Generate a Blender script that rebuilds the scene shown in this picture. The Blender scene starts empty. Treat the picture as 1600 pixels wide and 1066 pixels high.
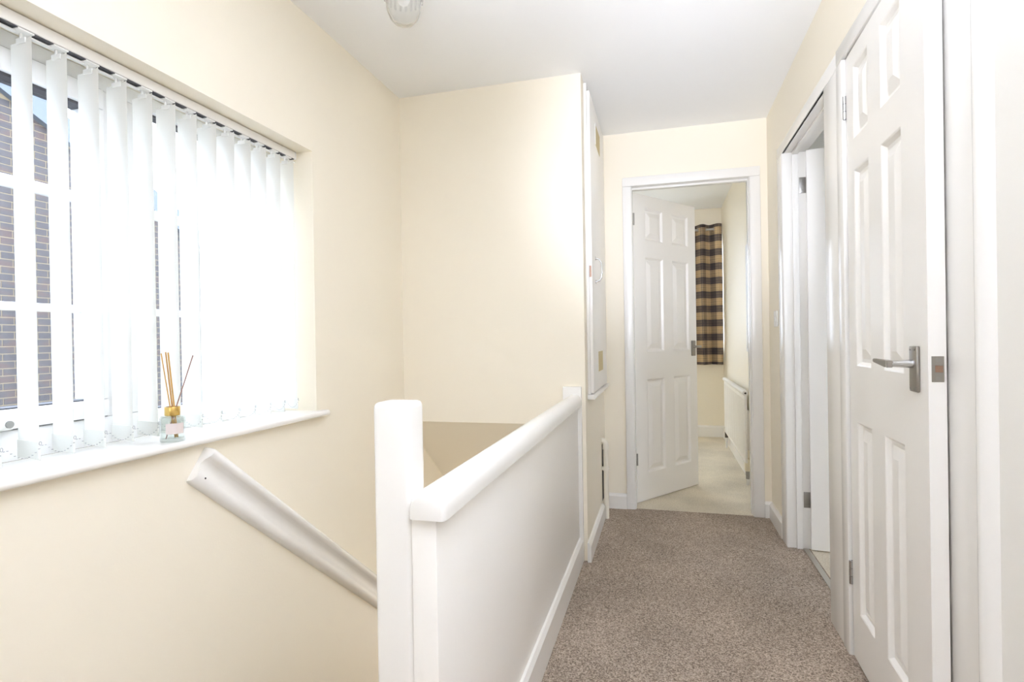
import bpy, bmesh, math, random
from mathutils import Vector, Matrix
random.seed(7)
scene = bpy.context.scene
COL = scene.collection

# ------------------------------------------------------------------ camera
R_ = Vector((0.96497329, 0.26183764, -0.01635844)); U_ = Vector((0.01484964, 0.00774006, 0.99985978)); F_ = Vector((-0.26192754, 0.9650809, -0.00358075))
cam_data = bpy.data.cameras.new('camera'); cam = bpy.data.objects.new('camera', cam_data); COL.objects.link(cam)
cam.matrix_world = Matrix(((R_.x, U_.x, -F_.x, 0), (R_.y, U_.y, -F_.y, 0), (R_.z, U_.z, -F_.z, 1.0640), (0, 0, 0, 1)))
cam_data.sensor_fit = 'HORIZONTAL'; cam_data.sensor_width = 36.0
cam_data.lens = 869.07 / 1600 * 36.0; cam_data.clip_start = 0.02; cam_data.clip_end = 200
scene.camera = cam
scene.cycles.max_bounces = 12; scene.cycles.diffuse_bounces = 9; scene.cycles.glossy_bounces = 4; scene.cycles.transmission_bounces = 8; scene.cycles.transparent_max_bounces = 16; scene.cycles.sample_clamp_indirect = 8.0

# ------------------------------------------------------------------ world, lights, exposure
world = bpy.data.worlds.new('overcast_sky'); scene.world = world; world.use_nodes = True
bg = world.node_tree.nodes['Background']; bg.inputs[0].default_value = (0.94, 0.97, 1.0, 1); bg.inputs[1].default_value = 3.4
def area_light(name, loc, rot, sx, sy, power, color):
    d = bpy.data.lights.new(name, 'AREA'); d.shape = 'RECTANGLE'; d.size = sx; d.size_y = sy; d.energy = power; d.color = color
    o = bpy.data.objects.new(name, d); COL.objects.link(o); o.location = loc; o.rotation_euler = rot
    return o
def flash(name, loc, rot, power, cone, color, blend=0.7):
    d = bpy.data.lights.new(name, 'SPOT'); d.energy = power; d.color = color; d.spot_size = math.radians(cone); d.spot_blend = blend; d.shadow_soft_size = 0.15
    o = bpy.data.objects.new(name, d); COL.objects.link(o); o.location = loc; o.rotation_euler = rot
def lamp(name, loc, power, color, size=0.12):
    d = bpy.data.lights.new(name, 'POINT'); d.energy = power; d.color = color; d.shadow_soft_size = size
    o = bpy.data.objects.new(name, d); COL.objects.link(o); o.location = loc
# photographer's flash turned up to the white ceiling behind the camera, plus added fill lights: far end, rear and stairwell
FILL_TINT = (0.80, 0.86, 1.0)
bg.inputs[0].default_value = (0.74, 0.82, 1.0, 1); bg.inputs[1].default_value = 5.7
flash('ceiling_flash', (0.08, -0.25, 1.30), (math.radians(148), 0, math.radians(-12)), 210, 96, (0.813, 0.857, 1.0))
flash('far_end_fill', (0.02, -0.20, 1.35), (math.radians(99), 0, math.radians(-1)), 135, 34, (0.82, 0.86, 1.0), 1.0)  # added spot that lifts the far end of the landing
area_light('rear_fill_light', (-0.30, -3.40, 1.45), (math.radians(90), 0, math.radians(4)), 1.5, 1.3, 8.5, FILL_TINT)  # added fill from behind; the back wall has no window
lamp('stairwell_fill', (-0.90, 3.90, -1.10), 9.0, FILL_TINT)  # unseen point light added to brighten the sloping stair soffit
scene.view_settings.view_transform = 'Standard'; scene.view_settings.look = 'None'
scene.view_settings.gamma = 1.0; scene.view_settings.use_curve_mapping = False
scene.view_settings.exposure = 1.03

# ------------------------------------------------------------------ dimensions (metres)
XL, XA, XR = -1.3035, -0.3594, 0.598
YA, YB, YBACK = 2.6447, 3.5103, -3.60
H = 2.3237

# ------------------------------------------------------------------ materials
def new_mat(name):
    m = bpy.data.materials.new(name); m.use_nodes = True
    return m, m.node_tree.nodes, m.node_tree.links, m.node_tree.nodes['Principled BSDF']
def paint(name, col, rough=0.5, bump=0.0, bscale=300.0, spec=0.5, metal=0.0, stretch=None, coat=0.0):
    m, n, l, b = new_mat(name)
    b.inputs['Base Color'].default_value = (*col, 1); b.inputs['Roughness'].default_value = rough
    b.inputs['Metallic'].default_value = metal; b.inputs['Specular IOR Level'].default_value = spec
    b.inputs['Coat Weight'].default_value = coat
    if bump:
        t = n.new('ShaderNodeTexCoord'); k = n.new('ShaderNodeTexNoise'); k.inputs['Scale'].default_value = bscale; k.inputs['Detail'].default_value = 3
        src = t.outputs['Object']
        if stretch:
            mp = n.new('ShaderNodeMapping'); mp.inputs['Scale'].default_value = stretch; l.new(src, mp.inputs[0]); src = mp.outputs[0]
        l.new(src, k.inputs['Vector'])
        bp = n.new('ShaderNodeBump'); bp.inputs['Strength'].default_value = bump; bp.inputs['Distance'].default_value = 0.002
        l.new(k.outputs[0], bp.inputs['Height']); l.new(bp.outputs[0], b.inputs['Normal'])
    return m
M = {}
M['cream'] = paint('cream_wall_paint', (0.905, 0.845, 0.715), 0.55, 0.10, 160, 0.35)
M['wall_pale'] = paint('pale_wall_paint', (0.86, 0.845, 0.80), 0.5, 0.08, 160, 0.35)
M['ceiling'] = paint('matt_white_ceiling', (0.915, 0.925, 0.93), 0.9, 0.05, 120, 0.2)
M['gloss'] = paint('gloss_white_woodwork', (0.86, 0.845, 0.81), 0.25, 0.10, 30, 0.5)
M['door'] = paint('satin_white_door', (0.895, 0.875, 0.835), 0.28, 0.16, 60, 0.5, stretch=(1.0, 1.0, 0.08))
M['upvc'] = paint('white_plastic_frame', (0.86, 0.87, 0.87), 0.25)
M['gasket'] = paint('dark_gasket', (0.07, 0.07, 0.08), 0.6)
M['dark'] = paint('dark_matt', (0.05, 0.045, 0.04), 0.8)
M['chrome'] = paint('chrome', (0.58, 0.58, 0.58), 0.14, metal=1.0)
M['steel'] = paint('brushed_steel', (0.36, 0.34, 0.31), 0.34, metal=1.0)
M['hinge'] = paint('grey_hinge_steel', (0.36, 0.35, 0.33), 0.38, metal=1.0)
M['copper'] = paint('old_brass_latch', (0.30, 0.20, 0.15), 0.4, metal=1.0)
M['gold'] = paint('gold_collar', (0.80, 0.55, 0.18), 0.25, metal=1.0)
M['reed_gold'] = paint('golden_reed', (0.62, 0.36, 0.10), 0.55)
M['reed_brown'] = paint('brown_reed', (0.30, 0.16, 0.12), 0.6)
M['label'] = paint('pinkish_paper', (0.70, 0.62, 0.60), 0.7)
M['plastic'] = paint('cream_plastic_pipe', (0.80, 0.76, 0.66), 0.4)
M['white_plastic'] = paint('white_plastic', (0.85, 0.85, 0.83), 0.3)
M['radiator'] = paint('white_radiator_enamel', (0.84, 0.82, 0.77), 0.3)
M['valve'] = paint('ivory_valve_plastic', (0.78, 0.72, 0.55), 0.4)
M['cardboard'] = paint('tan_vent_board', (0.62, 0.52, 0.30), 0.8)
M['strip'] = paint('aluminium_strip', (0.55, 0.53, 0.48), 0.4, metal=0.9)
M['pole'] = paint('brushed_pole', (0.45, 0.44, 0.42), 0.3, metal=1.0)
M['ground'] = paint('paved_yard', (0.33, 0.32, 0.30), 0.9, 0.2, 20)
M['slate'] = paint('blue_grey_slate', (0.085, 0.10, 0.12), 0.7, 0.3, 40)
M['mortar'] = paint('pale_mortar', (0.20, 0.16, 0.10), 0.95, 0.2, 120)
M['bead'] = paint('grey_bead_chain', (0.42, 0.42, 0.45), 0.4)

def carpet(name, dark, mid, light, scale):
    m, n, l, b = new_mat(name); b.inputs['Roughness'].default_value = 0.97; b.inputs['Specular IOR Level'].default_value = 0.08
    t = n.new('ShaderNodeTexCoord')
    k = n.new('ShaderNodeTexNoise'); k.inputs['Scale'].default_value = scale; k.inputs['Detail'].default_value = 2.0; k.inputs['Roughness'].default_value = 0.7
    l.new(t.outputs['Object'], k.inputs['Vector'])
    r = n.new('ShaderNodeValToRGB'); e = r.color_ramp.elements
    e[0].position = 0.34; e[0].color = (*dark, 1); e[1].position = 0.66; e[1].color = (*light, 1)
    x = e.new(0.5); x.color = (*mid, 1)
    l.new(k.outputs[0], r.inputs[0])
    g = n.new('ShaderNodeTexNoise'); g.inputs['Scale'].default_value = 3.2; g.inputs['Detail'].default_value = 4; l.new(t.outputs['Object'], g.inputs['Vector'])
    mr = n.new('ShaderNodeMapRange'); mr.inputs['From Min'].default_value = 0.35; mr.inputs['From Max'].default_value = 0.65; mr.inputs['To Min'].default_value = 0.86; mr.inputs['To Max'].default_value = 1.06
    l.new(g.outputs[0], mr.inputs[0])
    mx = n.new('ShaderNodeVectorMath'); mx.operation = 'SCALE'; l.new(r.outputs[0], mx.inputs[0]); l.new(mr.outputs[0], mx.inputs['Scale'])
    l.new(mx.outputs[0], b.inputs['Base Color'])
    bp = n.new('ShaderNodeBump'); bp.inputs['Strength'].default_value = 0.7; bp.inputs['Distance'].default_value = 0.004
    l.new(k.outputs[0], bp.inputs['Height']); l.new(bp.outputs[0], b.inputs['Normal'])
    return m
M['carpet'] = carpet('brown_speckled_carpet', (0.15, 0.118, 0.092), (0.385, 0.312, 0.248), (0.63, 0.53, 0.435), 210)
M['carpet2'] = carpet('beige_carpet', (0.62, 0.55, 0.43), (0.73, 0.66, 0.53), (0.82, 0.76, 0.63), 160)

# translucent blind fabric
m, n, l, b = new_mat('white_blind_fabric')
n.remove(b); out = n['Material Output']
d = n.new('ShaderNodeBsdfDiffuse'); d.inputs[0].default_value = (0.9, 0.9, 0.88, 1)
tr = n.new('ShaderNodeBsdfTranslucent'); tr.inputs[0].default_value = (0.92, 0.93, 0.9, 1)
a = n.new('ShaderNodeMixShader'); a.inputs[0].default_value = 0.44; l.new(d.outputs[0], a.inputs[1]); l.new(tr.outputs[0], a.inputs[2])
t = n.new('ShaderNodeTexCoord'); k = n.new('ShaderNodeTexNoise'); k.inputs['Scale'].default_value = 500; l.new(t.outputs['Object'], k.inputs['Vector'])
bp = n.new('ShaderNodeBump'); bp.inputs['Strength'].default_value = 0.1; bp.inputs['Distance'].default_value = 0.001; l.new(k.outputs[0], bp.inputs['Height'])
l.new(bp.outputs[0], d.inputs['Normal']); l.new(a.outputs[0], out.inputs[0]); M['fabric'] = m

def thin_glass(name, tint, refl=1.0, base=0.0):
    m, n, l, b = new_mat(name); n.remove(b); out = n['Material Output']
    t = n.new('ShaderNodeBsdfTransparent'); t.inputs[0].default_value = (*tint, 1)
    g = n.new('ShaderNodeBsdfGlossy'); g.inputs['Roughness'].default_value = 0.02
    lw = n.new('ShaderNodeLayerWeight'); lw.inputs[0].default_value = 0.5
    f = n.new('ShaderNodeMath'); f.operation = 'POWER'; f.inputs[1].default_value = 4.0; l.new(lw.outputs['Facing'], f.inputs[0])
    mu = n.new('ShaderNodeMath'); mu.operation = 'MULTIPLY_ADD'; mu.inputs[1].default_value = refl; mu.inputs[2].default_value = base
    mx = n.new('ShaderNodeMixShader'); l.new(f.outputs[0], mu.inputs[0]); l.new(mu.outputs[0], mx.inputs[0])
    l.new(t.outputs[0], mx.inputs[1]); l.new(g.outputs[0], mx.inputs[2]); l.new(mx.outputs[0], out.inputs[0])
    return m
M['pane'] = thin_glass('window_glass', (0.97, 0.985, 0.98), 0.5, 0.03)
M['bottle'] = thin_glass('clear_bottle_glass', (0.93, 0.95, 0.94), 0.7, 0.05)
m, n, l, b = new_mat('cut_glass_shade'); b.inputs['Base Color'].default_value = (0.95, 0.94, 0.90, 1); b.inputs['Roughness'].default_value = 0.08
b.inputs['Transmission Weight'].default_value = 0.85; b.inputs['IOR'].default_value = 1.3; M['lampglass'] = m

def brick_mat(name):
    m, n, l, b = new_mat(name); b.inputs['Roughness'].default_value = 0.9
    g = n.new('ShaderNodeNewGeometry'); mp = n.new('ShaderNodeMapping'); mp.inputs['Scale'].default_value = (1, 3.1, 11.0); l.new(g.outputs['Position'], mp.inputs[0])
    k = n.new('ShaderNodeTexNoise'); k.inputs['Scale'].default_value = 1.2; k.inputs['Detail'].default_value = 1; l.new(mp.outputs[0], k.inputs['Vector'])
    r = n.new('ShaderNodeValToRGB'); e = r.color_ramp.elements
    e[0].position = 0.35; e[0].color = (0.040, 0.036, 0.039, 1); e[1].position = 0.68; e[1].color = (0.062, 0.042, 0.038, 1)
    x = e.new(0.52); x.color = (0.050, 0.044, 0.045, 1)
    l.new(k.outputs[0], r.inputs[0]); l.new(r.outputs[0], b.inputs['Base Color'])
    return m
M['brick'] = brick_mat('grey_mauve_brick')

# tartan curtain cloth
m, n, l, b = new_mat('tartan_cloth'); b.inputs['Roughness'].default_value = 0.9; b.inputs['Specular IOR Level'].default_value = 0.1
uv = n.new('ShaderNodeUVMap'); sp = n.new('ShaderNodeSeparateXYZ'); l.new(uv.outputs[0], sp.inputs[0])
def band(src, period, off, stops):
    a1 = n.new('ShaderNodeMath'); a1.operation = 'MULTIPLY_ADD'; a1.inputs[1].default_value = 1 / period; a1.inputs[2].default_value = off; l.new(src, a1.inputs[0])
    a2 = n.new('ShaderNodeMath'); a2.operation = 'FRACT'; l.new(a1.outputs[0], a2.inputs[0])
    r = n.new('ShaderNodeValToRGB'); r.color_ramp.interpolation = 'CONSTANT'; e = r.color_ramp.elements
    e[0].position = 0.0; e[0].color = (*[stops[0][1]] * 3, 1); e[1].position = stops[1][0]; e[1].color = (*[stops[1][1]] * 3, 1)
    for p, v in stops[2:]:
        q = e.new(p); q.color = (v, v, v, 1)
    l.new(a2.outputs[0], r.inputs[0]); return r.outputs[0]
st = [(0, 1.0), (0.07, 0.55), (0.09, 1.0), (0.22, 0.6), (0.25, 1.0), (0.40, 0.55), (0.42, 1.0), (0.50, 0.0), (0.60, 0.16), (0.63, 0.0), (0.80, 0.2), (0.83, 0.0), (0.97, 0.4)]
hz = band(sp.outputs['Y'], 0.146, 0.55, st); vt = band(sp.outputs['X'], 0.155, 0.1, st)
mxv = n.new('ShaderNodeMix'); mxv.data_type = 'RGBA'; mxv.inputs[0].default_value = 0.42; l.new(hz, mxv.inputs[6]); l.new(vt, mxv.inputs[7])
r = n.new('ShaderNodeValToRGB'); e = r.color_ramp.elements
e[0].position = 0.0; e[0].color = (0.085, 0.072, 0.075, 1); e[1].position = 1.0; e[1].color = (0.66, 0.50, 0.30, 1)
x = e.new(0.42); x.color = (0.18, 0.148, 0.135, 1); x = e.new(0.64); x.color = (0.42, 0.31, 0.19, 1)
l.new(mxv.outputs[2], r.inputs[0]); l.new(r.outputs[0], b.inputs['Base Color']); M['tartan'] = m

# ------------------------------------------------------------------ mesh helpers
class MB:
    def __init__(s): s.bm = bmesh.new()
    def box(s, x0, x1, y0, y1, z0, z1, bevel=0.0, seg=2):
        vs = [s.bm.verts.new((x, y, z)) for z in (z0, z1) for y in (y0, y1) for x in (x0, x1)]
        fs = [s.bm.faces.new([vs[i] for i in f]) for f in ((0, 2, 3, 1), (4, 5, 7, 6), (0, 1, 5, 4), (2, 6, 7, 3), (0, 4, 6, 2), (1, 3, 7, 5))]
        if bevel:
            es = list({e for f in fs for e in f.edges})
            bmesh.ops.bevel(s.bm, geom=es, offset=bevel, segments=seg, affect='EDGES', profile=0.5)
        return s
    def prism(s, pts, axis, a, b):
        # pts: 2-D outline in the other two axes (x,z for y; x,y for z; y,z for x)
        def P(p, t): return (p[0], t, p[1]) if axis == 'y' else ((p[0], p[1], t) if axis == 'z' else (t, p[0], p[1]))
        A = [s.bm.verts.new(P(p, a)) for p in pts]; B = [s.bm.verts.new(P(p, b)) for p in pts]
        k = len(pts)
        for i in range(k): s.bm.faces.new((A[i], A[(i + 1) % k], B[(i + 1) % k], B[i]))
        s.bm.faces.new(A[::-1]); s.bm.faces.new(B)
        return s
    def tube(s, path, rad, seg=12, cap=True, closed=False):
        path = [Vector(p) for p in path]; rings = []; k = len(path)
        rads = rad if isinstance(rad, (list, tuple)) else [rad] * k
        up = None
        for i, p in enumerate(path):
            if closed: tg = path[(i + 1) % k] - path[i - 1]
            else: tg = path[min(i + 1, k - 1)] - path[max(i - 1, 0)]
            tg.normalize()
            if up is None or abs(up.dot(tg)) > 0.98:
                up = Vector((0, 0, 1)) if abs(tg.z) < 0.9 else Vector((1, 0, 0))
            sx = tg.cross(up).normalized(); sy = sx.cross(tg).normalized(); up = sy
            rings.append([s.bm.verts.new(p + rads[i] * (math.cos(2 * math.pi * j / seg) * sx + math.sin(2 * math.pi * j / seg) * sy)) for j in range(seg)])
        for i in range(k if closed else k - 1):
            a, b = rings[i], rings[(i + 1) % k]
            for j in range(seg): s.bm.faces.new((a[j], b[j], b[(j + 1) % seg], a[(j + 1) % seg]))
        if cap and not closed:
            s.bm.faces.new(rings[0]); s.bm.faces.new(rings[-1][::-1])
        return s
    def lathe(s, prof, c=(0, 0, 0), seg=32):
        rings = []
        for r, z in prof:
            rings.append([s.bm.verts.new((c[0] + r * math.cos(2 * math.pi * j / seg), c[1] + r * math.sin(2 * math.pi * j / seg), c[2] + z)) for j in range(seg)])
        for a, b in zip(rings, rings[1:]):
            for j in range(seg): s.bm.faces.new((a[j], a[(j + 1) % seg], b[(j + 1) % seg], b[j]))
        if prof[0][0] > 1e-6: s.bm.faces.new(rings[0][::-1])
        if prof[-1][0] > 1e-6: s.bm.faces.new(rings[-1])
        return s
    def build(s, name, mat, parent=None, local=False, smooth=True, angle=32, origin=None):
        bm = s.bm
        bmesh.ops.remove_doubles(bm, verts=bm.verts, dist=1e-6)
        bmesh.ops.recalc_face_normals(bm, faces=bm.faces)
        off = None
        if parent is not None and not local:
            off = -Vector(parent.location)
            if parent.parent: off -= Vector(parent.parent.location)
        elif parent is None:
            if origin is None:
                xs = [v.co for v in bm.verts]
                lo = Vector([min(c[i] for c in xs) for i in range(3)]); hi = Vector([max(c[i] for c in xs) for i in range(3)])
                origin = Vector(((lo.x + hi.x) / 2, (lo.y + hi.y) / 2, lo.z))
            off = -Vector(origin)
        if off is not None: bmesh.ops.translate(bm, verts=bm.verts, vec=off)
        me = bpy.data.meshes.new(name); bm.to_mesh(me); bm.free()
        me.materials.append(M[mat] if isinstance(mat, str) else mat)
        if smooth:
            me.polygons.foreach_set('use_smooth', [True] * len(me.polygons)); me.set_sharp_from_angle(angle=math.radians(angle))
        o = bpy.data.objects.new(name, me); COL.objects.link(o)
        if parent is not None: o.parent = parent
        else: o.location = origin
        return o
def tag(o, label, cat=None, group=None, kind=None):
    o['label'] = label
    if cat: o['category'] = cat
    if group: o['group'] = group
    if kind: o['kind'] = kind
    return o
def thing(name, loc, label, cat, rotz=0.0, group=None, kind=None):
    o = bpy.data.objects.new(name, None); o.empty_display_size = 0.05; COL.objects.link(o); o.location = loc; o.rotation_euler = (0, 0, rotz)
    return tag(o, label, cat, group, kind)
def struct(name, mb, mat, label, cat, **k):
    return tag(mb.build(name, mat, **k), label, cat, kind='structure')
def place(mesh_obj, parent, loc):
    c = mesh_obj.copy(); COL.objects.link(c); c.parent = parent; c.location = loc
    return c

# ================================================================== SETTING
# floors
f = MB(); f.box(-0.405, XR + 0.09, YBACK, YB + 0.012, -0.25, 0); f.box(XL, -0.405, YBACK, 0.95, -0.25, 0)
struct('floor', f, 'carpet', 'brown speckled carpet covering the landing floor', 'floor', smooth=False)
f = MB(); f.box(-1.9, 0.72, YB + 0.012, 6.3, -0.25, 0.001)
struct('floor_bedroom', f, 'carpet2', 'pale beige carpet in the bedroom beyond the far door', 'floor', smooth=False)
f = MB(); f.box(XR + 0.09, 2.3, 0.9, 3.505, -0.25, 0.001)
struct('floor_side_room', f, 'carpet2', 'pale beige floor seen through the open door on the right', 'floor', smooth=False)
f = MB(); f.box(XL, 1.0, 0.95, 5.2, -2.85, -2.6)
struct('floor_downstairs', f, 'carpet', 'carpeted floor at the foot of the stairs', 'floor', smooth=False)
# ceilings
c = MB(); c.box(XL - 0.28, XR + 0.13, YBACK - 0.1, YB + 0.1, H, H + 0.12)
struct('ceiling', c, 'ceiling', 'plain white ceiling over the landing', 'ceiling', smooth=False)
c = MB(); c.box(-2.0, 0.8, YB + 0.1, 6.4, 2.40, 2.52)
struct('ceiling_bedroom', c, 'ceiling', 'white ceiling seen through the far doorway', 'ceiling', smooth=False)
c = MB(); c.box(XR + 0.13, 2.4, 0.8, YB + 0.1, 2.36, 2.48)
struct('ceiling_side_room', c, 'ceiling', 'bluish white ceiling glimpsed above the open door on the right', 'ceiling', smooth=False)
# left wall with window opening
WY0, WY1, WZ0, WZ1 = -0.03, 1.887, 0.776, 1.806
w = MB(); X0 = XL - 0.28
w.box(X0, XL, YBACK - 0.1, 5.3, -2.85, WZ0); w.box(X0, XL, YBACK - 0.1, WY0, WZ0, H); w.box(X0, XL, WY1, 5.3, WZ0, H); w.box(X0, XL, WY0, WY1, WZ1, H)
struct('wall_left', w, 'cream', 'cream painted wall with the window, left of the stairs', 'wall', smooth=False)
# stair end wall and cupboard side wall
w = MB(); w.box(XL, XA - 0.1, YA, YA + 0.1, 0.647, H)
struct('wall_stair_end', w, 'cream', 'cream wall closing the stairwell, facing the camera', 'wall', smooth=False)
w = MB(); w.box(XA - 0.1, XA, YA, YB, -0.25, H)
struct('wall_cupboard_side', w, 'cream', 'narrow cream side wall below and around the cupboard door', 'wall', smooth=False)
# sloping soffit over the stairs
w = MB(); s = 0.80
w.prism([(YA, 0.647), (YA + 2.6, 0.647 - 2.6 * s), (YA + 2.6, 0.75 - 2.6 * s), (YA + 0.13, 0.647)], 'x', XL, XA - 0.1)
struct('ceiling_stair_slope', w, 'cream', 'sloping underside above the lower stairs, in shade', 'ceiling', smooth=False)
w = MB(); w.box(-0.459, -0.405, 0.95, 5.3, -2.85, -0.0005)
struct('wall_stairwell', w, 'cream', 'stairwell side wall below the landing floor', 'wall', smooth=False)
w = MB(); w.box(XL, -0.405, 5.2, 5.3, -2.85, 0.2)
struct('wall_stair_foot', w, 'cream', 'cream wall at the foot of the stairs', 'wall', smooth=False)
# far wall with door opening (lining outer faces at -0.206 / 0.530, head 2.02)
w = MB(); w.box(-2.6, -0.206, YB, YB + 0.1, -0.25, H); w.box(0.530, 0.80, YB, YB + 0.1, -0.25, H); w.box(-0.206, 0.530, YB, YB + 0.1, 2.02, H)
w.box(-2.6, 0.8, YB, YB + 0.1, H, 2.52)
struct('wall_far', w, 'cream', 'cream end wall around the far bedroom door', 'wall', smooth=False)
# right wall with two door openings
D2A, D2B = 2.285, 3.040      # visible opening of the side room door
D3A, D3B = 1.452, 2.058      # visible opening of the near door
w = MB(); XW = XR + 0.1
w.box(XR, XW, D2B + 0.03, YB, -0.25, H); w.box(XR, XW, D3B + 0.025, D2A - 0.03, -0.25, H)
w.box(XR, XW, D2A - 0.03, D2B + 0.03, 1.997, H); w.box(XR, XW, D3A - 0.03, D3B + 0.025, 1.997, H)
struct('wall_right', w, 'cream', 'cream wall holding the two doors on the right', 'wall', smooth=False)
w = MB(); w.box(0.625, 0.745, YBACK - 0.1, D3A - 0.03, -0.25, H)
struct('wall_right_near', w, 'wall_pale', 'pale wall beside the near door at the right edge', 'wall', smooth=False)
w = MB(); w.box(XL, 0.625, YBACK - 0.1, YBACK, -0.25, H)
struct('wall_back', w, 'cream', 'cream wall behind the camera', 'wall', smooth=False)
# bedroom shell (window opening behind the curtain)
BX, BY = 0.608, 6.19
w = MB(); w.box(BX, BX + 0.1, YB + 0.1, 6.4, -0.25, 2.52)
struct('wall_bedroom_right', w, 'cream', 'bedroom side wall behind the radiator', 'wall', smooth=False)
w = MB(); w.box(-1.9, BX, BY, BY + 0.2, -0.25, 0.95); w.box(-1.9, BX, BY, BY + 0.2, 2.12, 2.52); w.box(-1.9, -0.95, BY, BY + 0.2, 0.95, 2.12); w.box(0.585, BX, BY, BY + 0.2, 0.95, 2.12)
struct('wall_bedroom_far', w, 'cream', 'far bedroom wall with the curtained window', 'wall', smooth=False)
w = MB(); w.box(-2.0, -1.9, YB + 0.1, 6.4, -0.25, 0.8); w.box(-2.0, -1.9, YB + 0.1, 6.4, 2.2, 2.52); w.box(-2.0, -1.9, YB + 0.1, 4.75, 0.8, 2.2); w.box(-2.0, -1.9, 5.6, 6.4, 0.8, 2.2)  # unseen opening added so more sky light reaches the bedroom
struct('wall_bedroom_left', w, 'cream', 'bedroom wall with an added opening for daylight, behind the open door', 'wall', smooth=False)
# side room shell
w = MB(); w.box(XW, 2.4, YB + 0.0, YB + 0.1, -0.25, 2.48)
struct('wall_side_room_far', w, 'wall_pale', 'far wall of the side room', 'wall', smooth=False)
w = MB(); w.box(XW + 0.05, 2.4, 0.8, 0.9, -0.25, 2.48)
struct('wall_side_room_near', w, 'wall_pale', 'near wall of the side room', 'wall', smooth=False)
w = MB(); w.box(2.3, 2.4, 0.8, YB + 0.1, -0.25, 0.9); w.box(2.3, 2.4, 0.8, YB + 0.1, 2.1, 2.48); w.box(2.3, 2.4, 0.8, 1.1, 0.9, 2.1); w.box(2.3, 2.4, 1.65, YB + 0.1, 0.9, 2.1)
struct('wall_side_room_window', w, 'wall_pale', 'outer wall of the side room with its window opening', 'wall', smooth=False)
w = MB(); w.box(XW, XW + 0.06, 0.8, D3A - 0.03, -0.25, 2.48); w.box(XW, XW + 0.06, D3A - 0.03, D3B + 0.025, -0.25, 2.48)
struct('wall_near_cupboard_back', w, 'wall_pale', 'wall closing the space behind the near door', 'wall', smooth=False)

# baseboards
def base_prof(x, dx, h):      # outline in (across, z): wall at x, room at x+dx
    return [(x, 0), (x + dx, 0), (x + dx, h - 0.016), (x + dx * 0.45, h - 0.002), (x, h)]
struct('baseboard_far', MB().prism(base_prof(YB, -0.017, 0.094), 'x', XA, -0.229), 'gloss', 'short white baseboard left of the far door casing', 'baseboard')
struct('baseboard_far_corner', MB().prism(base_prof(YB, -0.017, 0.094), 'x', 0.558, XR), 'gloss', 'tiny white baseboard piece right of the far door casing', 'baseboard')
struct('baseboard_right', MB().prism(base_prof(XR, -0.017, 0.094), 'y', 3.152, YB - 0.017), 'gloss', 'white baseboard in the far right corner of the landing', 'baseboard')
struct('baseboard_cupboard', MB().prism(base_prof(XA, 0.018, 0.092), 'y', YA - 0.018, 3.28), 'gloss', 'white baseboard under the cupboard door wall', 'baseboard')
struct('baseboard_bedroom_far', MB().prism(base_prof(BY, -0.017, 0.12), 'x', -1.88, BX), 'gloss', 'white baseboard below the tartan curtain', 'baseboard')
struct('baseboard_bedroom_right', MB().prism(base_prof(BX, -0.017, 0.11), 'y', YB + 0.12, BY - 0.017), 'gloss', 'white baseboard behind the bedroom radiator', 'baseboard')

# door casings ---------------------------------------------------------------
def arch_prof_box(mb, *b): mb.box(*b, bevel=0.004, seg=2)
# far door: architrave, lining, stop
t = thing('trim_1', (0.16, YB, 0), 'white architrave and lining around the far bedroom doorway', 'door frame', kind='structure')
y0, y1 = YB - 0.017, YB
MB().box(-0.229, -0.176, y0, y1, 0, 1.990, 0.005).build('side_casing', 'gloss', t)
MB().box(0.4995, 0.558, y0, y1, 0, 1.990, 0.005).build('side_casing', 'gloss', t)
MB().box(-0.229, 0.558, y0, y1, 1.990, 2.046, 0.005).build('head_casing', 'gloss', t)
MB().box(-0.206, -0.173, YB + 0.0005, YB + 0.115, 0, 2.0, 0.001).build('jamb', 'gloss', t)
MB().box(0.4975, 0.530, YB + 0.0005, YB + 0.115, 0, 2.0, 0.001).build('jamb', 'gloss', t)
MB().box(-0.173, 0.4975, YB + 0.0005, YB + 0.115, 1.9905, 2.02, 0.001).build('head_jamb', 'gloss', t)
MB().box(0.494, 0.4975, YB + 0.03, YB + 0.07, 0, 1.99, 0.001).build('door_stop', 'gloss', t)
MB().box(-0.173, 0.4975, YB + 0.03, YB + 0.07, 1.978, 1.9905, 0.002).build('door_stop', 'gloss', t)
# side room door
t = thing('trim_2', (0.6, 2.66, 0), 'white architrave and deep lining of the open side room doorway', 'door frame', kind='structure')
xf = 0.583
MB().box(xf, XR, D2B, 3.150, 0, 1.967, 0.004).build('side_casing', 'gloss', t)
MB().box(xf, XR, 2.120, D2A, 0, 1.967, 0.004).build('side_casing', 'gloss', t)
MB().box(xf, XR, 2.120, 3.150, 1.967, 2.022, 0.004).build('head_casing', 'gloss', t)
MB().box(XR - 0.012, 0.70, D2B - 0.004, D2B + 0.03, 0, 1.975, 0.001).build('jamb', 'gloss', t)
MB().box(XR - 0.012, 0.70, D2A - 0.03, D2A + 0.001, 0, 1.975, 0.001).build('jamb', 'gloss', t)
MB().box(XR - 0.012, 0.70, D2A, D2B, 1.967, 1.997, 0.001).build('head_jamb', 'gloss', t)
MB().box(0.628, 0.655, D2B - 0.016, D2B - 0.004, 0, 1.967, 0.002).build('door_stop', 'gloss', t)
MB().box(0.628, 0.655, D2A, D2B - 0.016, 1.953, 1.967, 0.002).build('door_stop', 'gloss', t)
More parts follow.
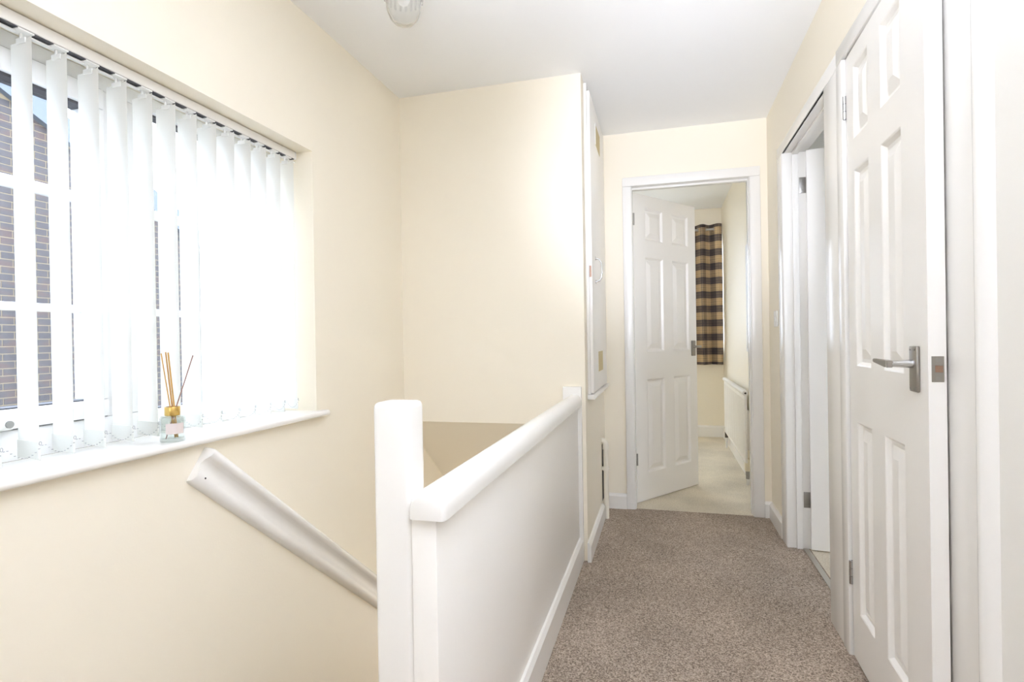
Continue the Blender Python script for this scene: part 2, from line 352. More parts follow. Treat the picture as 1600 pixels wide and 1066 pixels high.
for z in (0.204, 1.762):
    hg = MB().box(0.662, 0.692, D2B - 0.0065, D2B - 0.004, z, z + 0.078, 0.001).build('hinge_leaf', 'hinge', t)
    sc = MB()
    for q in (0.014, 0.039, 0.064): sc.tube([(0.676, D2B - 0.0085, z + q), (0.676, D2B - 0.006, z + q)], 0.0035, 10)
    sc.build('screw', 'steel', hg, local=False)
# near door
t = thing('trim_3', (0.6, 1.75, 0), 'white frame around the near six panel door', 'door frame', kind='structure')
MB().box(xf - 0.004, XR, D3B, 2.1195, 0, 1.967, 0.005).build('side_casing', 'gloss', t)
MB().box(xf - 0.004, XR, D3A - 0.15, 2.1195, 1.967, 2.022, 0.005).build('head_casing', 'gloss', t)
MB().box(0.6135, 0.70, 1.330, D3A + 0.02, 0, 1.9665, 0.001).build('side_casing', 'gloss', t)
MB().prism([(0.6245, 1.284), (0.613, 1.300), (0.606, 1.309), (0.604, 1.319), (0.607, 1.328), (0.6135, 1.3305), (0.70, 1.3305), (0.70, 1.284)], 'z', 0, 2.022).build('bead_moulding', 'gloss', t, angle=60)
MB().box(XR, 0.70, D3A, D3B, 1.9675, 1.997, 0.001).build('head_jamb', 'gloss', t)
MB().box(XR, 0.70, D3B - 0.001, D3B + 0.025, 0, 1.967, 0.001).build('jamb', 'gloss', t)

# window ------------------------------------------------------------------
WXa, WXb = -1.540, -1.470
win = thing('window_1', (-1.50, 0.93, 0.80), 'white plastic framed window behind the vertical blind', 'window', kind='structure')
def member(name, y0, y1, z0, z1, x0=WXa, x1=WXb, parent=None, mat='upvc', bev=0.004):
    return MB().box(x0, x1, y0, y1, z0, z1, bev).build(name, mat, parent or win)
Z0, Z1 = 0.7972, 1.8055
member('frame_rail', WY0, WY1, Z0, 0.871); member('frame_rail', WY0, WY1, 1.762, Z1)
member('frame_stile', WY0, 0.03, 0.871, 1.762); member('frame_stile', 1.83, WY1, 0.871, 1.762)
member('mullion', 0.560, 0.680, 0.871, 1.762); member('mullion', 1.178, 1.300, 0.871, 1.762)
sash = thing('casement', (-1.50, 0.93, 0.871), 'opening casement of the window', None); sash.parent = win; sash.location = (0, 0, 0.071); del sash['label']
SX0, SX1 = -1.530, -1.458
def smember(name, y0, y1, z0, z1, x0=SX0, x1=SX1, mat='upvc', bev=0.005):
    mb = MB().box(x0, x1, y0, y1, z0, z1, bev); off = -(Vector(win.location) + Vector((0, 0, 0.071)))
    bmesh.ops.translate(mb.bm, verts=mb.bm.verts, vec=off)
    return mb.build(name, mat, sash, local=True)
smember('sash_rail', 0.682, 1.176, 0.873, 0.9195); smember('sash_rail', 0.682, 1.176, 1.7045, 1.760)
smember('sash_stile', 0.682, 0.735, 0.9195, 1.7045); smember('sash_stile', 1.134, 1.176, 0.9195, 1.7045)
smember('gasket', 0.735, 1.134, 1.697, 1.7045, -1.520, -1.470, 'gasket', 0); smember('gasket', 0.735, 1.134, 0.9195, 0.9225, -1.520, -1.470, 'gasket', 0)
smember('joint_seal', 0.684, 1.174, 1.7595, 1.7618, -1.520, -1.4655, 'gasket', 0); smember('joint_seal', 0.684, 1.174, 0.8712, 0.8732, -1.520, -1.4655, 'gasket', 0)
smember('pane', 0.735, 1.134, 0.9225, 1.697, -1.503, -1.499, 'pane', 0)
smember('glazing_bar', 0.735, 1.134, 1.446, 1.474, -1.512, -1.488); smember('glazing_bar', 0.735, 1.134, 1.152, 1.172, -1.512, -1.488)
for (a, bb) in ((0.03, 0.56), (1.30, 1.83)):
    member('gasket', a, bb, 1.755, 1.762, -1.520, -1.485, mat='gasket', bev=0); member('gasket', a, bb, 0.871, 0.874, -1.520, -1.485, mat='gasket', bev=0)
    member('pane', a, bb, 0.874, 1.755, -1.503, -1.499, mat='pane', bev=0)
    member('glazing_bar', a, bb, 1.446, 1.474, -1.512, -1.488); member('glazing_bar', a, bb, 1.152, 1.172, -1.512, -1.488)
hd = MB().box(-1.458, -1.436, 0.765, 0.932, 0.874, 0.902, 0.007, 3).build('window_handle', 'white_plastic', win)
lk = MB(); off = Vector((-1.437, 0.919, 0.888))
lk.tube([off + Vector((0, 0, 0)), off + Vector((0.004, 0, 0))], 0.0085, 16)
lk.build('key_lock', 'hinge', hd)
# sill board
sb = MB()
sb.box(-1.47, XL + 0.001, WY0 + 0.0005, WY1 - 0.0005, 0.7765, 0.7975)
prof = [(XL + 0.0005, 0.7765), (XL + 0.0005, 0.7975)] + [(-1.2795 + 0.0105 * math.cos(a), 0.787 + 0.0105 * math.sin(a)) for a in [math.pi / 2 - i * math.pi / 8 for i in range(9)]]
sb.prism(prof, 'y', -0.07, 1.924)
tag(sb.build('window_sill', 'gloss', angle=50), 'glossy white window sill with rounded nose running under the blind', 'window sill', kind='structure')

# ================================================================== DOOR LEAVES
def panel_mesh(u0, u1, z0, z1):
    mb = MB(); bm = mb.bm
    steps = [(0, 0.0), (0.004, 0.002), (0.012, 0.0125), (0.022, 0.0135), (0.050, 0.003), (0.053, 0.002)]
    if u1 - u0 < 0.13: steps = [(0, 0.0), (0.003, 0.002), (0.009, 0.0115), (0.015, 0.0125), (0.036, 0.003), (0.038, 0.002)]
    rings = []
    for ins, dp in steps:
        rings.append([bm.verts.new((u, dp, z)) for u, z in ((u0 + ins, z0 + ins), (u1 - ins, z0 + ins), (u1 - ins, z1 - ins), (u0 + ins, z1 - ins))])
    for a, b in zip(rings, rings[1:]):
        for j in range(4): bm.faces.new((a[j], a[(j + 1) % 4], b[(j + 1) % 4], b[j]))
    bm.faces.new(rings[-1])
    return mb
def six_panel_door(name, hinge, rot, w, zb, zt, cols, rows, label, th=0.035, ajar_group=None):
    t = thing(name, (hinge[0], hinge[1], zb), label, 'door', rotz=rot, kind='structure')
    hz = zt - zb
    us = [0.0] + [u for c in cols for u in c] + [w]; zs = [0.0] + [z - zb for r in rows for z in r] + [hz]
    mb = MB(); bm = mb.bm
    V = {}
    def v(u, y, z):
        k = (round(u, 5), y, round(z, 5))
        if k not in V: V[k] = bm.verts.new((u, y, z))
        return V[k]
    for i in range(len(us) - 1):
        for j in range(len(zs) - 1):
            q = (us[i], us[i + 1], zs[j], zs[j + 1])
            bm.faces.new((v(q[0], th, q[2]), v(q[0], th, q[3]), v(q[1], th, q[3]), v(q[1], th, q[2])))
            if i % 2 == 1 and j % 2 == 1: continue
            bm.faces.new((v(q[0], 0, q[2]), v(q[1], 0, q[2]), v(q[1], 0, q[3]), v(q[0], 0, q[3])))
    for i in range(len(us) - 1):
        for z in (0.0, hz): bm.faces.new((v(us[i], 0, z), v(us[i + 1], 0, z), v(us[i + 1], th, z), v(us[i], th, z)))
    for j in range(len(zs) - 1):
        for u in (0.0, w): bm.faces.new((v(u, 0, zs[j]), v(u, 0, zs[j + 1]), v(u, th, zs[j + 1]), v(u, th, zs[j])))
    mb.build('leaf', 'door', t, local=True, smooth=False)
    for c in cols:
        for r in rows:
            panel_mesh(c[0], c[1], r[0] - zb, r[1] - zb).build('panel', 'door', t, local=True, smooth=False)
    return t
def lever_handle(t, u, z, side=-1):
    # back plate, neck and lever pointing towards the hinge
    hroot = MB().box(u - 0.0215, u + 0.0215, -0.0085, 0.0, z - 0.066, z + 0.042, 0.003, 2).build('handle_plate', 'steel', t, local=True)
    MB().tube([(u, -0.0085, z), (u, -0.020, z), (u, -0.046, z), (u, -0.058, z)], [0.0105, 0.0095, 0.0075, 0.0085], 20).build('handle_neck', 'chrome', hroot, local=True)
    mb = MB(); bm = mb.bm
    secs = [(u + 0.009, 0.008, 0.0075), (u - 0.012, 0.0085, 0.0075), (u - 0.05, 0.0065, 0.006), (u - 0.098, 0.0045, 0.0045)]
    rings = []
    for uu, hz, hy in secs: rings.append([bm.verts.new((uu, -0.058 + hy * a, z + 0.0015 * (u - uu) / 0.03 + hz * b)) for a, b in ((-1, -1), (1, -1), (1, 1), (-1, 1))])
    for a, b in zip(rings, rings[1:]):
        for j in range(4): bm.faces.new((a[j], a[(j + 1) % 4], b[(j + 1) % 4], b[j]))
    bm.faces.new(rings[0]); bm.faces.new(rings[-1])
    bmesh.ops.bevel(bm, geom=[e for e in bm.edges], offset=0.0015, segments=2, affect='EDGES')
    mb.build('lever', 'steel', hroot, local=True)
    sc = MB()
    for du in (-0.013, 0.013):
        for dz in (-0.058, 0.034): sc.tube([(u + du, -0.0083, z + dz), (u + du, -0.0098, z + dz)], 0.0026, 10)
    sc.build('plate_screws', 'hinge', hroot, local=True)
    return hroot
ROWS = [(0.180, 0.790), (0.966, 1.582), (1.690, 1.900)]
# far door, open into the bedroom
d1 = six_panel_door('door_1', (-0.172, 3.622), math.radians(54), 0.686, 0.006, 1.983, [(0.118, 0.308), (0.408, 0.600)], ROWS,
                    'white six panel door standing half open into the bedroom with tartan curtain')
lever_handle(d1, 0.640, 0.990 - 0.006)
for z in (0.24, 1.77):
    MB().tube([(-0.003, -0.006, z), (-0.003, -0.006, z + 0.075)], 0.006, 12).build('hinge', 'hinge', d1, local=True)
    MB().box(-0.0012, 0.0, 0.0, 0.032, z, z + 0.075).build('hinge_leaf', 'hinge', d1, local=True, smooth=False)
# side room door, swung fully open
d2 = six_panel_door('door_2', (0.688, 3.004), math.radians(-8), 0.72, 0.008, 1.963, [(0.118, 0.322), (0.418, 0.610)], [(0.180, 0.780), (0.955, 1.565), (1.67, 1.88)],
                    'white door opened wide into the side room, seen past its hinges on the right')
# near door, slightly ajar into the landing
d3 = six_panel_door('door_3', (0.591, 2.052), math.radians(-91.6), 0.602, 0.008, 1.962, [(0.074, 0.212), (0.318, 0.460)], [(0.170, 0.785), (0.962, 1.578), (1.676, 1.905)],
                    'nearest white six panel door, slightly ajar, with a steel lever handle')
lever_handle(d3, 0.538, 0.990 - 0.008)
lp = MB().box(0.602, 0.6035, 0.006, 0.030, 0.952 - 0.008, 1.010 - 0.008, 0.0004, 1).build('latch_plate', 'steel', d3, local=True)
MB().prism([(0.603, 0.012), (0.612, 0.0245), (0.603, 0.0255)], 'z', 0.974 - 0.008, 0.989 - 0.008).build('latch_bolt', 'copper', lp, local=True, smooth=False)
sc = MB()
for z in (0.960, 1.002): sc.tube([(0.6030, 0.018, z - 0.008), (0.6042, 0.018, z - 0.008)], 0.0042, 12)
sc.build('plate_screw', 'hinge', lp, local=True)
for z in (0.232, 1.758):
    kn = MB()
    for q in range(3): kn.tube([(-0.002, -0.005, z + q * 0.026), (-0.002, -0.005, z + q * 0.026 + 0.0245)], 0.0055, 12)
    kn.build('hinge', 'chrome', d3, local=True)
    MB().box(-0.0055, -0.0035, -0.003, 0.03, z, z + 0.077).build('hinge_leaf', 'dark', d3, local=True, smooth=False)

# ================================================================== STAIRS AND BALUSTRADE
st = thing('staircase', (-0.88, 0.96, 0), 'carpeted stairs going down behind the solid balustrade', 'stairs')
for i in range(12):
    y = 0.955 + 0.25 * i; z = -0.2 * (i + 1)
    MB().box(XL + 0.001, -0.4595, y + (0.0315 if i == 0 else 0), y + 0.27, max(z - 0.25, -2.599), z, 0.01).build('step', 'carpet', st)
ba = thing('stair_balustrade', (-0.43, 1.75, 0), 'solid white balustrade with rounded cap rail between stairs and landing', 'balustrade')
MB().box(-0.519, -0.444, 0.919, 0.985, -0.1995, 0.951, 0.011, 4).build('newel_post', 'gloss', ba, angle=50)
MB().box(-0.4435, -0.395, 0.9192, 2.6225, 0.0, 0.748, 0.002).build('panel', 'door', ba)
def cap_pts(s=1.0, cx=-0.4105, zb=0.744, hw=0.0355):
    p = [(cx - hw * s, zb), (cx - hw * s, zb + 0.014)]
    for i in range(1, 12):
        a = math.pi - i * math.pi / 12
        p.append((cx + hw * s * math.copysign(abs(math.cos(a)) ** 0.9, math.cos(a)), zb + 0.014 + (0.0385 * s) * math.sin(a) ** 0.95))
    p += [(cx + hw * s, zb + 0.014), (cx + hw * s, zb)]
    return p
cb = MB(); bm = cb.bm; rings = []
for y, sc_ in ((0.909, 0.80), (0.912, 0.92), (0.918, 0.985), (0.928, 1.0), (2.6215, 1.0)):
    rings.append([bm.verts.new((x, y, z)) for x, z in cap_pts(sc_)])
for a, b in zip(rings, rings[1:]):
    for j in range(len(a)): bm.faces.new((a[j], b[j], b[(j + 1) % len(a)], a[(j + 1) % len(a)]))
bm.faces.new(rings[0]); bm.faces.new(rings[-1])
cb.build('cap_rail', 'gloss', ba, angle=48)
MB().box(-0.466, -0.377, 2.6225, YA - 0.0005, 0.0, 0.832, 0.004).build('wall_post', 'gloss', ba)
MB().prism(base_prof(-0.395, 0.016, 0.118), 'y', 0.905, 2.6225).build('baseboard', 'gloss', ba)

# moulded handrail on the left wall
SL = Vector((0, 0.936, -0.760)).normalized(); UPV = Vector((0, 0.760, 0.936)).normalized(); OUT = Vector((1, 0, 0))
hprof = [(0.0, 0.0), (0.009, 0.001), (0.020, 0.006), (0.027, 0.015), (0.029, 0.025), (0.026, 0.035), (0.020, 0.043), (0.0175, 0.052), (0.0185, 0.062), (0.025, 0.072), (0.036, 0.080), (0.044, 0.088), (0.045, 0.098), (0.038, 0.106), (0.022, 0.110), (0.0, 0.111)]
hb = MB(); bm = hb.bm; P0 = Vector((XL + 0.0005, 1.268, 0.676)); rings = []
for t_ in (0.0, 0.004, 0.7, 1.4, 2.9):
    sh = 0.94 if t_ == 0.0 else 1.0
    rings.append([bm.verts.new(P0 + SL * t_ + OUT * (o * sh) + UPV * (0.054 + (u - 0.054) * sh)) for o, u in hprof])
for a, b in zip(rings, rings[1:]):
    for j in range(len(a)): bm.faces.new((a[j], b[j], b[(j + 1) % len(a)], a[(j + 1) % len(a)]))
bm.faces.new(rings[0]); bm.faces.new(rings[-1])
hr = hb.build('handrail', 'gloss', angle=50, origin=(XL, 1.30, 0.68))
tag(hr, 'moulded white handrail sloping down the cream wall below the window', 'handrail')
sc = MB(); p = P0 + SL * 0.030 + OUT * 0.0284 + UPV * 0.027
sc.tube([p, p + OUT * 0.0012], 0.0028, 10)
sc.build('screw_hole', 'dark', hr)

# ================================================================== VERTICAL BLIND
bl = thing('vertical_blind', (-1.39, 0.93, 0.81), 'white vertical blind with angled fabric slats across the window', 'blind')
MB().box(-1.4105, -1.366, 0.0, 1.868, 1.776, 1.8035, 0.002).build('headrail', 'gloss', bl)
MB().box(-1.412, -1.3645, 1.868, 1.8725, 1.775, 1.8045, 0.001).build('end_cap', 'white_plastic', bl)
MB().box(-1.400, -1.370, 0.002, 1.866, 1.7740, 1.7760).build('rail_channel', 'gasket', bl, smooth=False)
ang = math.radians(100); half = Vector((math.sin(ang), math.cos(ang), 0)) * 0.0445; XC = -1.3885; PITCH = 0.0756
zt_, zb_ = 1.757, 0.8115
mb = MB(); bm = mb.bm; nrm = Vector((-half.y, half.x, 0)).normalized(); NS = 8
cols_ = []
for i in range(NS + 1):
    s_ = -1 + 2 * i / NS; p = half * s_ + nrm * (0.0035 * (1 - s_ * s_))
    cols_.append([bm.verts.new((p.x, p.y, z)) for z in (zb_ - 0.8115, 0.50 - 0.0, zt_ - 0.8115)])
for a, b in zip(cols_, cols_[1:]):
    for j in range(2): bm.faces.new((a[j], b[j], b[j + 1], a[j + 1]))
slat0 = mb.build('slat', 'fabric', bl, local=True, angle=60)
mb = MB(); bm = mb.bm
a_, b_ = [], []
for side, lst in ((1, a_), (-1, b_)):
    for i in range(NS + 1):
        s_ = -1 + 2 * i / NS; p = half * (s_ * 1.005) + nrm * (0.0035 * (1 - s_ * s_) + side * 0.0022); lst.append((p.x, p.y))
mb.prism(a_ + b_[::-1], 'z', 0.0, 0.040)
wt0 = mb.build('bottom_weight', 'fabric', slat0, local=True, angle=60)
mb = MB(); mb.box(-0.014, 0.014, -0.0015, 0.0015, 0.938, 0.950); mb.tube([(0, 0, 0.948), (0, 0, 0.964)], 0.003, 8)
hk0 = mb.build('hanger', 'white_plastic', slat0, local=True)
mb = MB(); mb.box(-0.012, 0.0195, -0.018, 0.016, 0.9600, 0.9640, 0.001)
mb.box(-0.004, 0.006, 0.013, 0.062, 0.9560, 0.9600)
cr0 = mb.build('carrier', 'white_plastic', slat0, local=True)
mb = MB()
def chain_pts(x):
    for i in range(11):
        f_ = (i + 0.5) / 11; yield Vector((x, PITCH * (f_ - 1), 0.036 - 0.026 * math.sin(math.pi * f_)))
for px_ in (half.x, ):
    for p in chain_pts(px_ + 0.003):
        mb.tube([p + Vector((0, -0.0016, 0)), p + Vector((0, 0.0016, 0))], 0.0009, 6)
    mb.tube([(px_ + 0.003, half.y + 0.0026 * math.cos(q), 0.037 + 0.004 * math.sin(q)) for q in [2 * math.pi * k / 10 for k in range(10)]], 0.0007, 6, closed=True)
ch0 = mb.build('bead_chain', 'bead', slat0, local=True)
NSL = 25; y_last = 1.826 + 0.0155 / 2
for i in range(NSL):
    y = y_last - PITCH * i
    o = slat0 if i == 0 else slat0.copy()
    if i: COL.objects.link(o); o.parent = bl
    o.location = (XC - bl.location.x, y - bl.location.y, 0.8115 - bl.location.z)
    if i:
        for ch in (wt0, hk0, cr0, ch0):
            q = ch.copy(); COL.objects.link(q); q.parent = o

# ================================================================== REED DIFFUSER
dx, dy, dz = -1.3075, 1.2325, 0.7977
rd = thing('reed_diffuser', (dx, dy, dz), 'clear glass reed diffuser with gold collar on the window sill', 'diffuser')
o3 = (0, 0, 0)
MB().lathe([(0.0, 0.0), (0.028, 0.0), (0.0305, 0.003), (0.0305, 0.064), (0.028, 0.069), (0.015, 0.071), (0.0140, 0.080), (0.0125, 0.080), (0.0128, 0.069), (0.026, 0.066), (0.0275, 0.062), (0.0275, 0.009), (0.0, 0.007)], o3, 40).build('bottle', 'bottle', rd, local=True, angle=40)
MB().lathe([(0.0148, 0.0715), (0.0185, 0.0715), (0.0190, 0.073), (0.0190, 0.094), (0.0185, 0.0955), (0.0148, 0.0955), (0.0148, 0.0715)], o3, 36).build('collar', 'gold', rd, local=True, angle=40)
mb = MB(); bm = mb.bm; vs = []
for i in range(9):
    a = math.radians(-75 + 11 * i) ; vs.append([bm.verts.new((0.0309 * math.cos(a), 0.0309 * math.sin(a), z)) for z in (0.023, 0.052)])
for a, b in zip(vs, vs[1:]): bm.faces.new((a[0], b[0], b[1], a[1]))
mb.build('paper_label', 'label', rd, local=True)
reeds = [((0.004, 0.004, 0.010), (0.002, -0.034, 0.243), 'reed_gold', 0.0016), ((0.000, 0.010, 0.010), (0.000, -0.018, 0.246), 'reed_gold', 0.0019),
         ((0.006, 0.010, 0.010), (0.006, -0.0155, 0.245), 'reed_gold', 0.0019), ((0.003, 0.012, 0.010), (0.010, -0.020, 0.244), 'reed_gold', 0.0018), ((0.0, -0.022, 0.010), (0.0, 0.073, 0.234), 'reed_brown', 0.0015)]
for a, b, mt, r in reeds: MB().tube([a, b], r, 8).build('reed', mt, rd, local=True)

# ================================================================== CUPBOARD OVER THE STAIRS
cu = thing('cupboard', (XA, 3.07, 0.76), 'tall white cupboard door over the stairwell with chrome pull handle and vents', 'cupboard')
x1 = XA + 0.0145; x2 = XA + 0.0295
MB().box(XA + 0.0003, x1, 2.729, 2.785, 0.786, 2.312, 0.001).build('frame_stile', 'gloss', cu)
MB().box(XA + 0.0003, XA + 0.020, 3.405, 3.455, 0.786, 2.312, 0.001).build('frame_stile', 'gloss', cu)
MB().box(XA + 0.0003, x1, 2.785, 3.405, 2.262, 2.312, 0.001).build('frame_head', 'gloss', cu)
MB().box(XA + 0.0003, XA + 0.034, 2.715, 3.462, 0.762, 0.785, 0.002).build('ledge', 'gloss', cu)
dr = MB().box(x1 + 0.0003, x2, 2.736, 3.398, 0.792, 2.276, 0.0015).build('door', 'door', cu)
mb = MB(); hx = x2; pts = [(hx, 2.885, 1.352), (hx + 0.018, 2.885, 1.356), (hx + 0.030, 2.885, 1.375), (hx + 0.033, 2.885, 1.412), (hx + 0.030, 2.885, 1.450), (hx + 0.018, 2.885, 1.468), (hx, 2.885, 1.472)]
mb.tube(pts, 0.0042, 12)
for z in (1.352, 1.472): mb.tube([(hx, 2.885, z), (hx + 0.003, 2.885, z)], 0.010, 14)
mb.build('pull_handle', 'chrome', dr)
MB().box(x1 + 0.002, x2 - 0.003, 2.7335, 2.7362, 1.362, 1.418).build('latch', 'copper', dr, smooth=False)
MB().box(x2, x2 + 0.003, 2.955, 2.965, 2.085, 2.195).build('vent_edge', 'gloss', dr, smooth=False)
MB().box(x2, x2 + 0.0015, 2.965, 3.17, 2.085, 2.195).build('upper_vent', 'cardboard', dr, smooth=False)
lv = MB().box(x2, x2 + 0.002, 2.955, 3.155, 0.885, 0.990).build('lower_vent', 'cardboard', dr, smooth=False)
for i in range(8):
    z = 0.888 + i * 0.0132
    MB().prism([(x2 + 0.002, z), (x2 + 0.0065, z + 0.0015), (x2 + 0.002, z + 0.0085)], 'y', 2.957, 3.153).build('louvre', 'gloss', lv, smooth=False)

# ================================================================== SMALL WALL THINGS
pi_ = thing('waste_pipe', (-0.3345, 3.30, 0), 'short cream plastic pipe standing by the wall beneath the cupboard', 'pipe')
MB().tube([(-0.3345, 3.30, 0.0), (-0.3345, 3.30, 0.415)], 0.0145, 20).build('pipe', 'plastic', pi_)
MB().tube([(-0.3345, 3.30, 0.405), (-0.3345, 3.30, 0.432), (-0.3375, 3.30, 0.447), (-0.346, 3.30, 0.455), (XA + 0.001, 3.30, 0.457)], [0.018, 0.018, 0.0175, 0.017, 0.0165], 20).build('elbow', 'plastic', pi_, angle=60)
MB().tube([(-0.3345, 3.30, 0.282), (-0.3345, 3.30, 0.304)], 0.019, 20).box(XA + 0.001, -0.340, 3.288, 3.312, 0.285, 0.301).build('clip', 'plastic', pi_)
MB().box(XA + 0.0003, XA + 0.0012, 3.312, 3.405, 0.095, 0.43).build('dark_strip', 'dark', pi_, smooth=False)  # thin dark strip laid flat on the wall behind the pipe
sw = thing('light_switch', (XR, 3.285, 1.15), 'white light switch beside the side room door frame', 'switch')
MB().box(XR - 0.009, XR - 0.0005, 3.242, 3.328, 1.107, 1.193, 0.003).build('plate', 'white_plastic', sw)
MB().box(XR - 0.013, XR - 0.008, 3.279, 3.291, 1.139, 1.161, 0.002).build('rocker', 'white_plastic', sw)
th = MB().box(0.655, 0.680, D2A + 0.0015, D2B - 0.017, 0.0012, 0.005, 0.001)
tag(th.build('threshold_strip', 'strip'), 'metal carpet strip across the side room doorway', 'strip')

# glass ceiling light
LX, LY = -0.744, 1.55
la = thing('ceiling_light', (LX, LY, 2.0215), 'cut glass ceiling light hanging at the top edge of the photo', 'lamp')
prof = [(0.0, 0.0), (0.016, 0.0015), (0.030, 0.008), (0.042, 0.022), (0.050, 0.042), (0.0545, 0.070), (0.056, 0.10), (0.056, 0.16), (0.050, 0.185), (0.050, 0.182), (0.0525, 0.158), (0.0525, 0.10), (0.051, 0.070), (0.046, 0.044), (0.038, 0.026), (0.028, 0.013), (0.0, 0.006)]
MB().lathe(prof, (0, 0, 0), 40).build('glass_shade', 'lampglass', la, local=True, angle=60)
mb = MB()
for i in range(20):
    a = 2 * math.pi * i / 20; r = 0.0555
    mb.tube([(r * math.cos(a), r * math.sin(a), 0.072), (1.02 * r * math.cos(a), 1.02 * r * math.sin(a), 0.10), (1.02 * r * math.cos(a), 1.02 * r * math.sin(a), 0.16)], 0.0035, 6)
mb.build('cut_ribs', 'lampglass', la, local=True)
MB().lathe([(0.0, 0.060), (0.014, 0.064), (0.022, 0.082), (0.022, 0.10), (0.013, 0.125), (0.013, 0.15), (0.0, 0.15)], (0, 0, 0), 24).build('bulb', 'white_plastic', la, local=True, angle=60)
MB().lathe([(0.0, 0.183), (0.052, 0.183), (0.054, 0.190), (0.030, 0.215), (0.012, 0.225), (0.012, 0.285), (0.045, 0.290), (0.048, 0.3020), (0.0, 0.3020)], (0, 0, 0), 32).build('fitting', 'chrome', la, local=True, angle=40)

# ================================================================== BEDROOM THINGS
ra = thing('radiator', (0.555, 4.87, 0), 'long white panel radiator on the bedroom wall through the doorway', 'radiator')
rx0, rx1, ry0, ry1, rz0, rz1 = 0.545, 0.562, 4.19, 5.54, 0.165, 0.645
MB().box(rx0, rx1, ry0, ry1, rz0, rz1, 0.003).build('panel', 'radiator', ra)
for k in range(1, 20):
    y = ry0 + (ry1 - ry0) * k / 20
    MB().prism([(rx0, y - 0.016), (rx0 - 0.0035, y - 0.010), (rx0 - 0.0035, y + 0.010), (rx0, y + 0.016)], 'z', rz0 + 0.03, rz1 - 0.03).build('flute', 'radiator', ra, smooth=False)
tp = MB().tube([(rx0 + 0.006, ry0 - 0.004, rz1 + 0.012), (rx0 + 0.006, ry1 + 0.004, rz1 + 0.012)], 0.019, 20).build('rolled_top', 'radiator', ra)
MB().tube([(rx0 + 0.006, ry0 - 0.0045, rz1 + 0.012), (rx0 + 0.006, ry0 - 0.006, rz1 + 0.012)], 0.007, 12).build('bleed_valve', 'dark', tp)
for y in (ry0 + 0.04, ry1 - 0.12):
    MB().box(rx1, BX - 0.001, y, y + 0.03, 0.25, 0.53).build('bracket', 'radiator', ra)
MB().box(BX - 0.014, BX - 0.0005, ry0 + 0.01, ry0 + 0.045, 0.26, 0.52, 0.002).build('bracket', 'white_plastic', ra)
MB().tube([(0.566, 4.235, 0.10), (0.566, 4.235, 0.112), (0.566, 4.235, 0.182), (0.566, 4.235, 0.190)], [0.016, 0.021, 0.021, 0.016], 20).build('valve_head', 'valve', ra)
MB().tube([(0.566, 4.235, 0.045), (0.566, 4.235, 0.10)], 0.0125, 8).build('valve_body', 'hinge', ra)
MB().tube([(0.566, 4.235, 0.0), (0.566, 4.235, 0.05)], 0.0085, 12).build('feed_pipe', 'white_plastic', ra)
MB().tube([(0.566, 5.60, 0.0), (0.566, 5.60, 0.10)], 0.0085, 12).build('feed_pipe', 'white_plastic', ra)
MB().tube([(0.566, 5.60, 0.10), (0.566, 5.60, 0.17)], 0.014, 12).build('lockshield', 'dark', ra)
cv = MB().box(BX - 0.022, BX - 0.0005, 3.80, 4.345, 0.945, 1.715, 0.002)
tag(cv.build('picture_frame', 'white_plastic'), 'white picture edge on the bedroom side wall beside the doorway', 'picture')
# curtain
cu2 = thing('curtain', (0.40, 6.10, 0.76), 'brown and beige tartan eyelet curtain hanging in the bedroom', 'curtain')
mb = MB(); bm = mb.bm; uvl = bm.loops.layers.uv.new('UVMap')
cx0, cx1, cz0, cz1 = 0.10, 0.598, 0.765, 2.215; NU, NZ = 120, 24; prev = None; arc = 0.0; grid = []
def cpt(f_, g_):
    amp = 0.052 + 0.008 * math.sin(5 * f_); ph = 2 * math.pi * (f_ * 3.15 + 0.30)
    sway = 0.010 * math.sin(3.0 * g_ + 6 * f_)
    return Vector((cx0 + (cx1 - cx0) * f_ + 0.012 * math.sin(2 * ph) * g_ + 0.5 * sway, 6.10 - amp * math.sin(ph) * (0.85 + 0.3 * g_) + sway, cz1 + (cz0 - cz1) * g_))
us_ = [0.0]
for i in range(NU): us_.append(us_[-1] + (cpt((i + 1) / NU, 0.5) - cpt(i / NU, 0.5)).length)
vs_ = [[bm.verts.new(cpt(i / NU, j / NZ)) for j in range(NZ + 1)] for i in range(NU + 1)]
for i in range(NU):
    for j in range(NZ):
        fc = bm.faces.new((vs_[i][j], vs_[i][j + 1], vs_[i + 1][j + 1], vs_[i + 1][j]))
        for lp_, (a, b) in zip(fc.loops, ((i, j), (i, j + 1), (i + 1, j + 1), (i + 1, j))):
            lp_[uvl].uv = (us_[a], cz1 + (cz0 - cz1) * b / NZ)
cl = mb.build('cloth', 'tartan', cu2, angle=80)
so = cl.modifiers.new('thickness', 'SOLIDIFY'); so.thickness = 0.003
for k in range(1, 7):
    f_ = (k * 0.5 - 0.30) / 3.15
    if 0 < f_ < 1:
        p = cpt(f_, 0.0)
        mb = MB(); mb.tube([Vector((p.x, 6.10 + 0.0225 * math.cos(a), 2.165 + 0.0225 * math.sin(a))) for a in [2 * math.pi * q / 16 for q in range(16)]], 0.004, 6, closed=True)
        mb.build('eyelet', 'pole', cu2)
cp = thing('curtain_pole', (0.0, 6.10, 2.165), 'metal curtain pole above the tartan curtain', 'curtain pole')
MB().tube([(-0.9, 6.10, 2.165), (0.600, 6.10, 2.165)], 0.012, 16).build('pole', 'pole', cp)
MB().box(0.588, 0.600, 6.09, BY - 0.0005, 2.158, 2.172).build('bracket', 'pole', cp)
